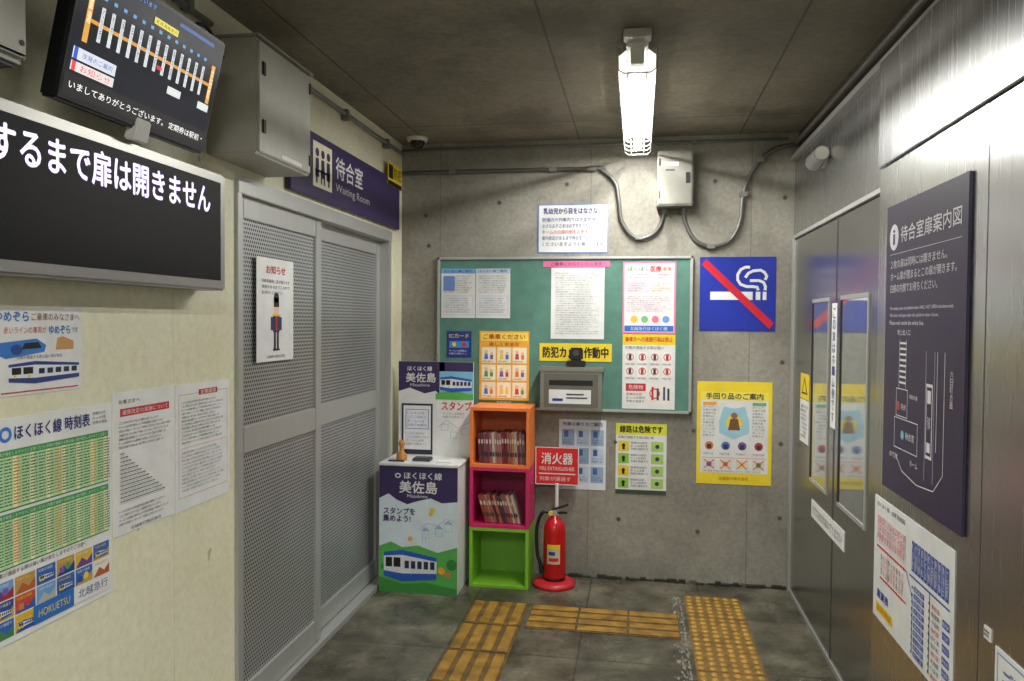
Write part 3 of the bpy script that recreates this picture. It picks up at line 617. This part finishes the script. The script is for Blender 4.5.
b.tube([(cx-.02,cy,z+.38),(cx-.07,cy-.01,z+.375),(cx-.10,cy-.01,z+.29),(cx-.098,cy-.01,z+.15),(cx-.078,cy-.02,z+.09)],.010,BK); b.cyl((cx-.078,cy-.02,z+.09),(cx-.066,cy-.022,z+.035),.011,BK,.016)
b.build('fire_extinguisher')
S=Sheet(.254,.22,M(214,34,38),.006,.003); S.frame(0,0,1,1,.005,W); S.text('消火器',.14,.55,.86,.85,W,3,.02); S.text('FIRE EXTINGUISHER',.1,.38,.9,.48,W); S.rect(.08,.28,.92,.31,W,2); S.lines(.1,.08,.9,.24,1,W,2,.5)
S.build('fire_extinguisher_sign',FB(-.582,.55,.065))

# ---------------------------------------------------------------- right wall signage
SG=M(50,42,72,.45)
S=Sheet(.635,.922,SG,.008,.002); WW=M(228,226,232,.5)
S.disc(.12,.885,.042,WW,2); S.text('i',.105,.86,.135,.91,SG,3,.03); S.text('待合室扉案内図',.22,.86,.94,.915,WW,3,.01)
for i,(t,e) in enumerate((('２枚の扉は同時には開きません。',.80),('ホーム扉が閉まるとこの扉が開きます。',.90),('白線の内側でお待ちください。',.70))): S.text(t,.08,.775-i*.042,e,.805-i*.042,WW)
S.rect(.06,.825,.94,.8265,WW)
for i,(t,e) in enumerate((('The waiting room and platform doors WILL NOT OPEN simultaneously.',.88),('This door will open after the platform door closes.',.72),('Please wait inside the white line.',.55))): S.text(t,.08,.628-i*.024,e,.642-i*.024,WW)
S.text('地上出入口',.20,.545,.38,.565,WW)
for i in range(8): S.rect(.24,.515-i*.019,.33,.522-i*.019,WW)
S.rect(.235,.37,.239,.53,WW,3); S.rect(.33,.37,.334,.53,WW,3)
S.frame(.20,.27,.36,.365,.0025,WW,2); S.rect(.215,.29,.255,.32,M(190,60,70),3); S.text('現在地',.27,.295,.34,.315,WW); S.lines(.38,.335,.5,.355,1,WW,2,.5,.012); S.frame(.18,.16,.5,.265,.0025,WW,2); S.disc(.30,.21,.014,M(120,190,210),3); S.text('待合室',.34,.20,.46,.225,WW)
for x in (.585,.685):
    S.rect(x,.10,x+.006,.50,M(170,165,185))
S.rect(.60,.17,.675,.40,WW,3); S.rect(.608,.18,.667,.39,SG,4); S.rect(.617,.34,.658,.38,WW,5); S.rect(.617,.19,.658,.22,WW,5); S.text('列車',.62,.26,.655,.30,WW,5)
ribbon(S,[(.2,.14),(.3,.09),(.5,.07),(.7,.08),(.8,.14),(.8,.5)],.003,WW,2); ribbon(S,[(.72,.5),(.72,.2)],.003,WW,2)
S.text('ホーム',.41,.12,.51,.14,WW); S.text('のりば',.12,.12,.24,.14,WW); S.vtext('六日町方面',.86,.45,.89,.022,WW)
S.build('waiting_room_door_guide_sign',FR(2.70,.963,.047))
S=Sheet(.67,.415,W); S.text('ほくほく線・JR線 路線図',.05,.92,.45,.965,DK)
ribbon(S,[(.05,.60),(.48,.60)],.005,M(225,60,80),2); ribbon(S,[(.10,.36),(.48,.36)],.005,M(225,60,80),2); ribbon(S,[(.48,.60),(.56,.44),(.56,.05)],.005,M(40,70,170),2); ribbon(S,[(.52,.60),(.97,.60)],.005,M(40,70,170),2); ribbon(S,[(.76,.60),(.76,.05)],.004,M(60,60,60),2); ribbon(S,[(.22,.36),(.22,.60)],.004,M(230,130,60),2)
SN=['直江津','黒井駅','犀潟駅','くびき','大池駅','浦川原','虫川杉','ほくほ','松代駅','十日町','新座駅','美佐島','魚沼丘','六日町','塩沢駅','石打駅','越湯沢']
for i in range(11):
    x=.055+i*.038; S.rect(x-.004,.64,x+.026,.86,M(240,225,228),3); S.vtext(SN[i],x,.85,x+.022,.066,M(205,40,60),4); S.disc(x+.011,.60,.005,RED,4)
for i in range(9):
    x=.115+i*.038; S.vtext(SN[(i+5)%17],x,.56,x+.022,.06,M(205,40,60) if i%3 else DK,4); S.disc(x+.011,.36,.005,RED,4)
for i in range(11):
    x=.55+i*.038; S.rect(x-.004,.64,x+.026,.86,M(45,75,170),3); S.vtext(SN[(i+3)%17],x,.85,x+.022,.066,W,4)
for i in range(10):
    y=.04+i*.052; S.rect(.58,y,.70,y+.038,M(45,75,170),3); S.text(SN[(i+7)%17],.59,y+.004,.69,y+.034,W,4); S.disc(.56,y+.02,.005,BLUE,4); S.text(SN[(i+2)%17],.785,y+.002,.87,y+.036,DK if i%3 else RED,4); S.disc(.76,y+.02,.005,DK,4)
for i in range(6): S.rect(.90,.06+i*.08,.97,.11+i*.08,M(45,75,170),3); S.text(SN[(i+9)%17],.905,.07+i*.08,.965,.10+i*.08,W,4)
S.rect(.05,.06,.30,.14,YEL,2); S.text('現在地 美佐島',.07,.075,.28,.125,RED); S.text('運賃表',.06,.18,.24,.25,BLUE,3,.02)
S.build('railway_route_map',FR(2.79,.497,.0465))
S=Sheet(.40,.32,W); S.frame(.03,.03,.97,.97,.003,M(70,130,200)); S.text('ご案内',.1,.75,.5,.9,BLUE); S.lines(.1,.1,.9,.7,8,GR,2,.4,.01); S.build('wall_notice',FR(1.885,.445,.0465))
S=Sheet(.035,.03,W); S.lines(.1,.2,.9,.8,2,DK,2,.5,.006); S.build('small_label',FR(1.945,.76,.0465))
S=Sheet(.085,.55,W)
S.vtext('この扉はホーム側です',.22,.96,.78,.092,M(60,60,130)); S.build('vertical_door_sticker',FR(3.565,1.04,.0148))
S=Sheet(.2,.13,YEL); S.poly([(.5,.9),(.15,.2),(.85,.2)],BK); S.poly([(.5,.75),(.25,.27),(.75,.27)],YEL,2); S.build('caution_sticker',FR(4.20,1.11,.0145))
S=Sheet(.2,.22,W); S.lines(.1,.1,.9,.9,8,DK,2,.5,.012); S.build('door_instruction_sticker',FR(4.20,.885,.0145))
S=Sheet(.60,.085,W); S.text('ドアにもたれないでください',.06,.25,.94,.75,DK); S.build('door_label',FR(3.90,.555,.0145))
b=B(); b.cyl((.849,3.74,2.27),(.835,3.74,2.27),.05,m_alu); b.cyl((.84,3.74,2.27),(.80,3.74,2.27),.02,m_alu); b.cyl((.815,3.66,2.275),(.815,3.82,2.265),.034,m_alu,.040); b.cyl((.815,3.655,2.2755),(.815,3.66,2.275),.030,M(235,235,225,.2)); b.build('wall_spot_lamp')
b=B(); b.tube([(.845,YB-.06,2.49),(.845,2.6,2.49),(.845,YF+.02,2.49)],.012,m_cond); b.build('ceiling_edge_conduit')

# ---------------------------------------------------------------- world + camera
wd=bpy.data.worlds.new('world'); scene.world=wd; wd.use_nodes=True; wd.node_tree.nodes['Background'].inputs[0].default_value=(.5,.55,.6,1); wd.node_tree.nodes['Background'].inputs[1].default_value=.05
cam=bpy.data.cameras.new('camera'); co=bpy.data.objects.new('camera',cam); scene.collection.objects.link(co)
cam.sensor_width=36; cam.lens=36*760/1024; cam.clip_start=.02
yaw,pit,rol=.1643,.0256,.008
s,c=math.sin(yaw),math.cos(yaw); r=Vector((c,s,0)); d0=Vector((-s,c,0)); u0=Vector((0,0,1))
d=d0*math.cos(pit)-u0*math.sin(pit); u=u0*math.cos(pit)+d0*math.sin(pit)
r2=r*math.cos(rol)+u*math.sin(rol); u2=u*math.cos(rol)-r*math.sin(rol)
m=Matrix((r2,u2,-d)).transposed().to_4x4(); m.translation=(0,0,1.5); co.matrix_world=m
scene.camera=co
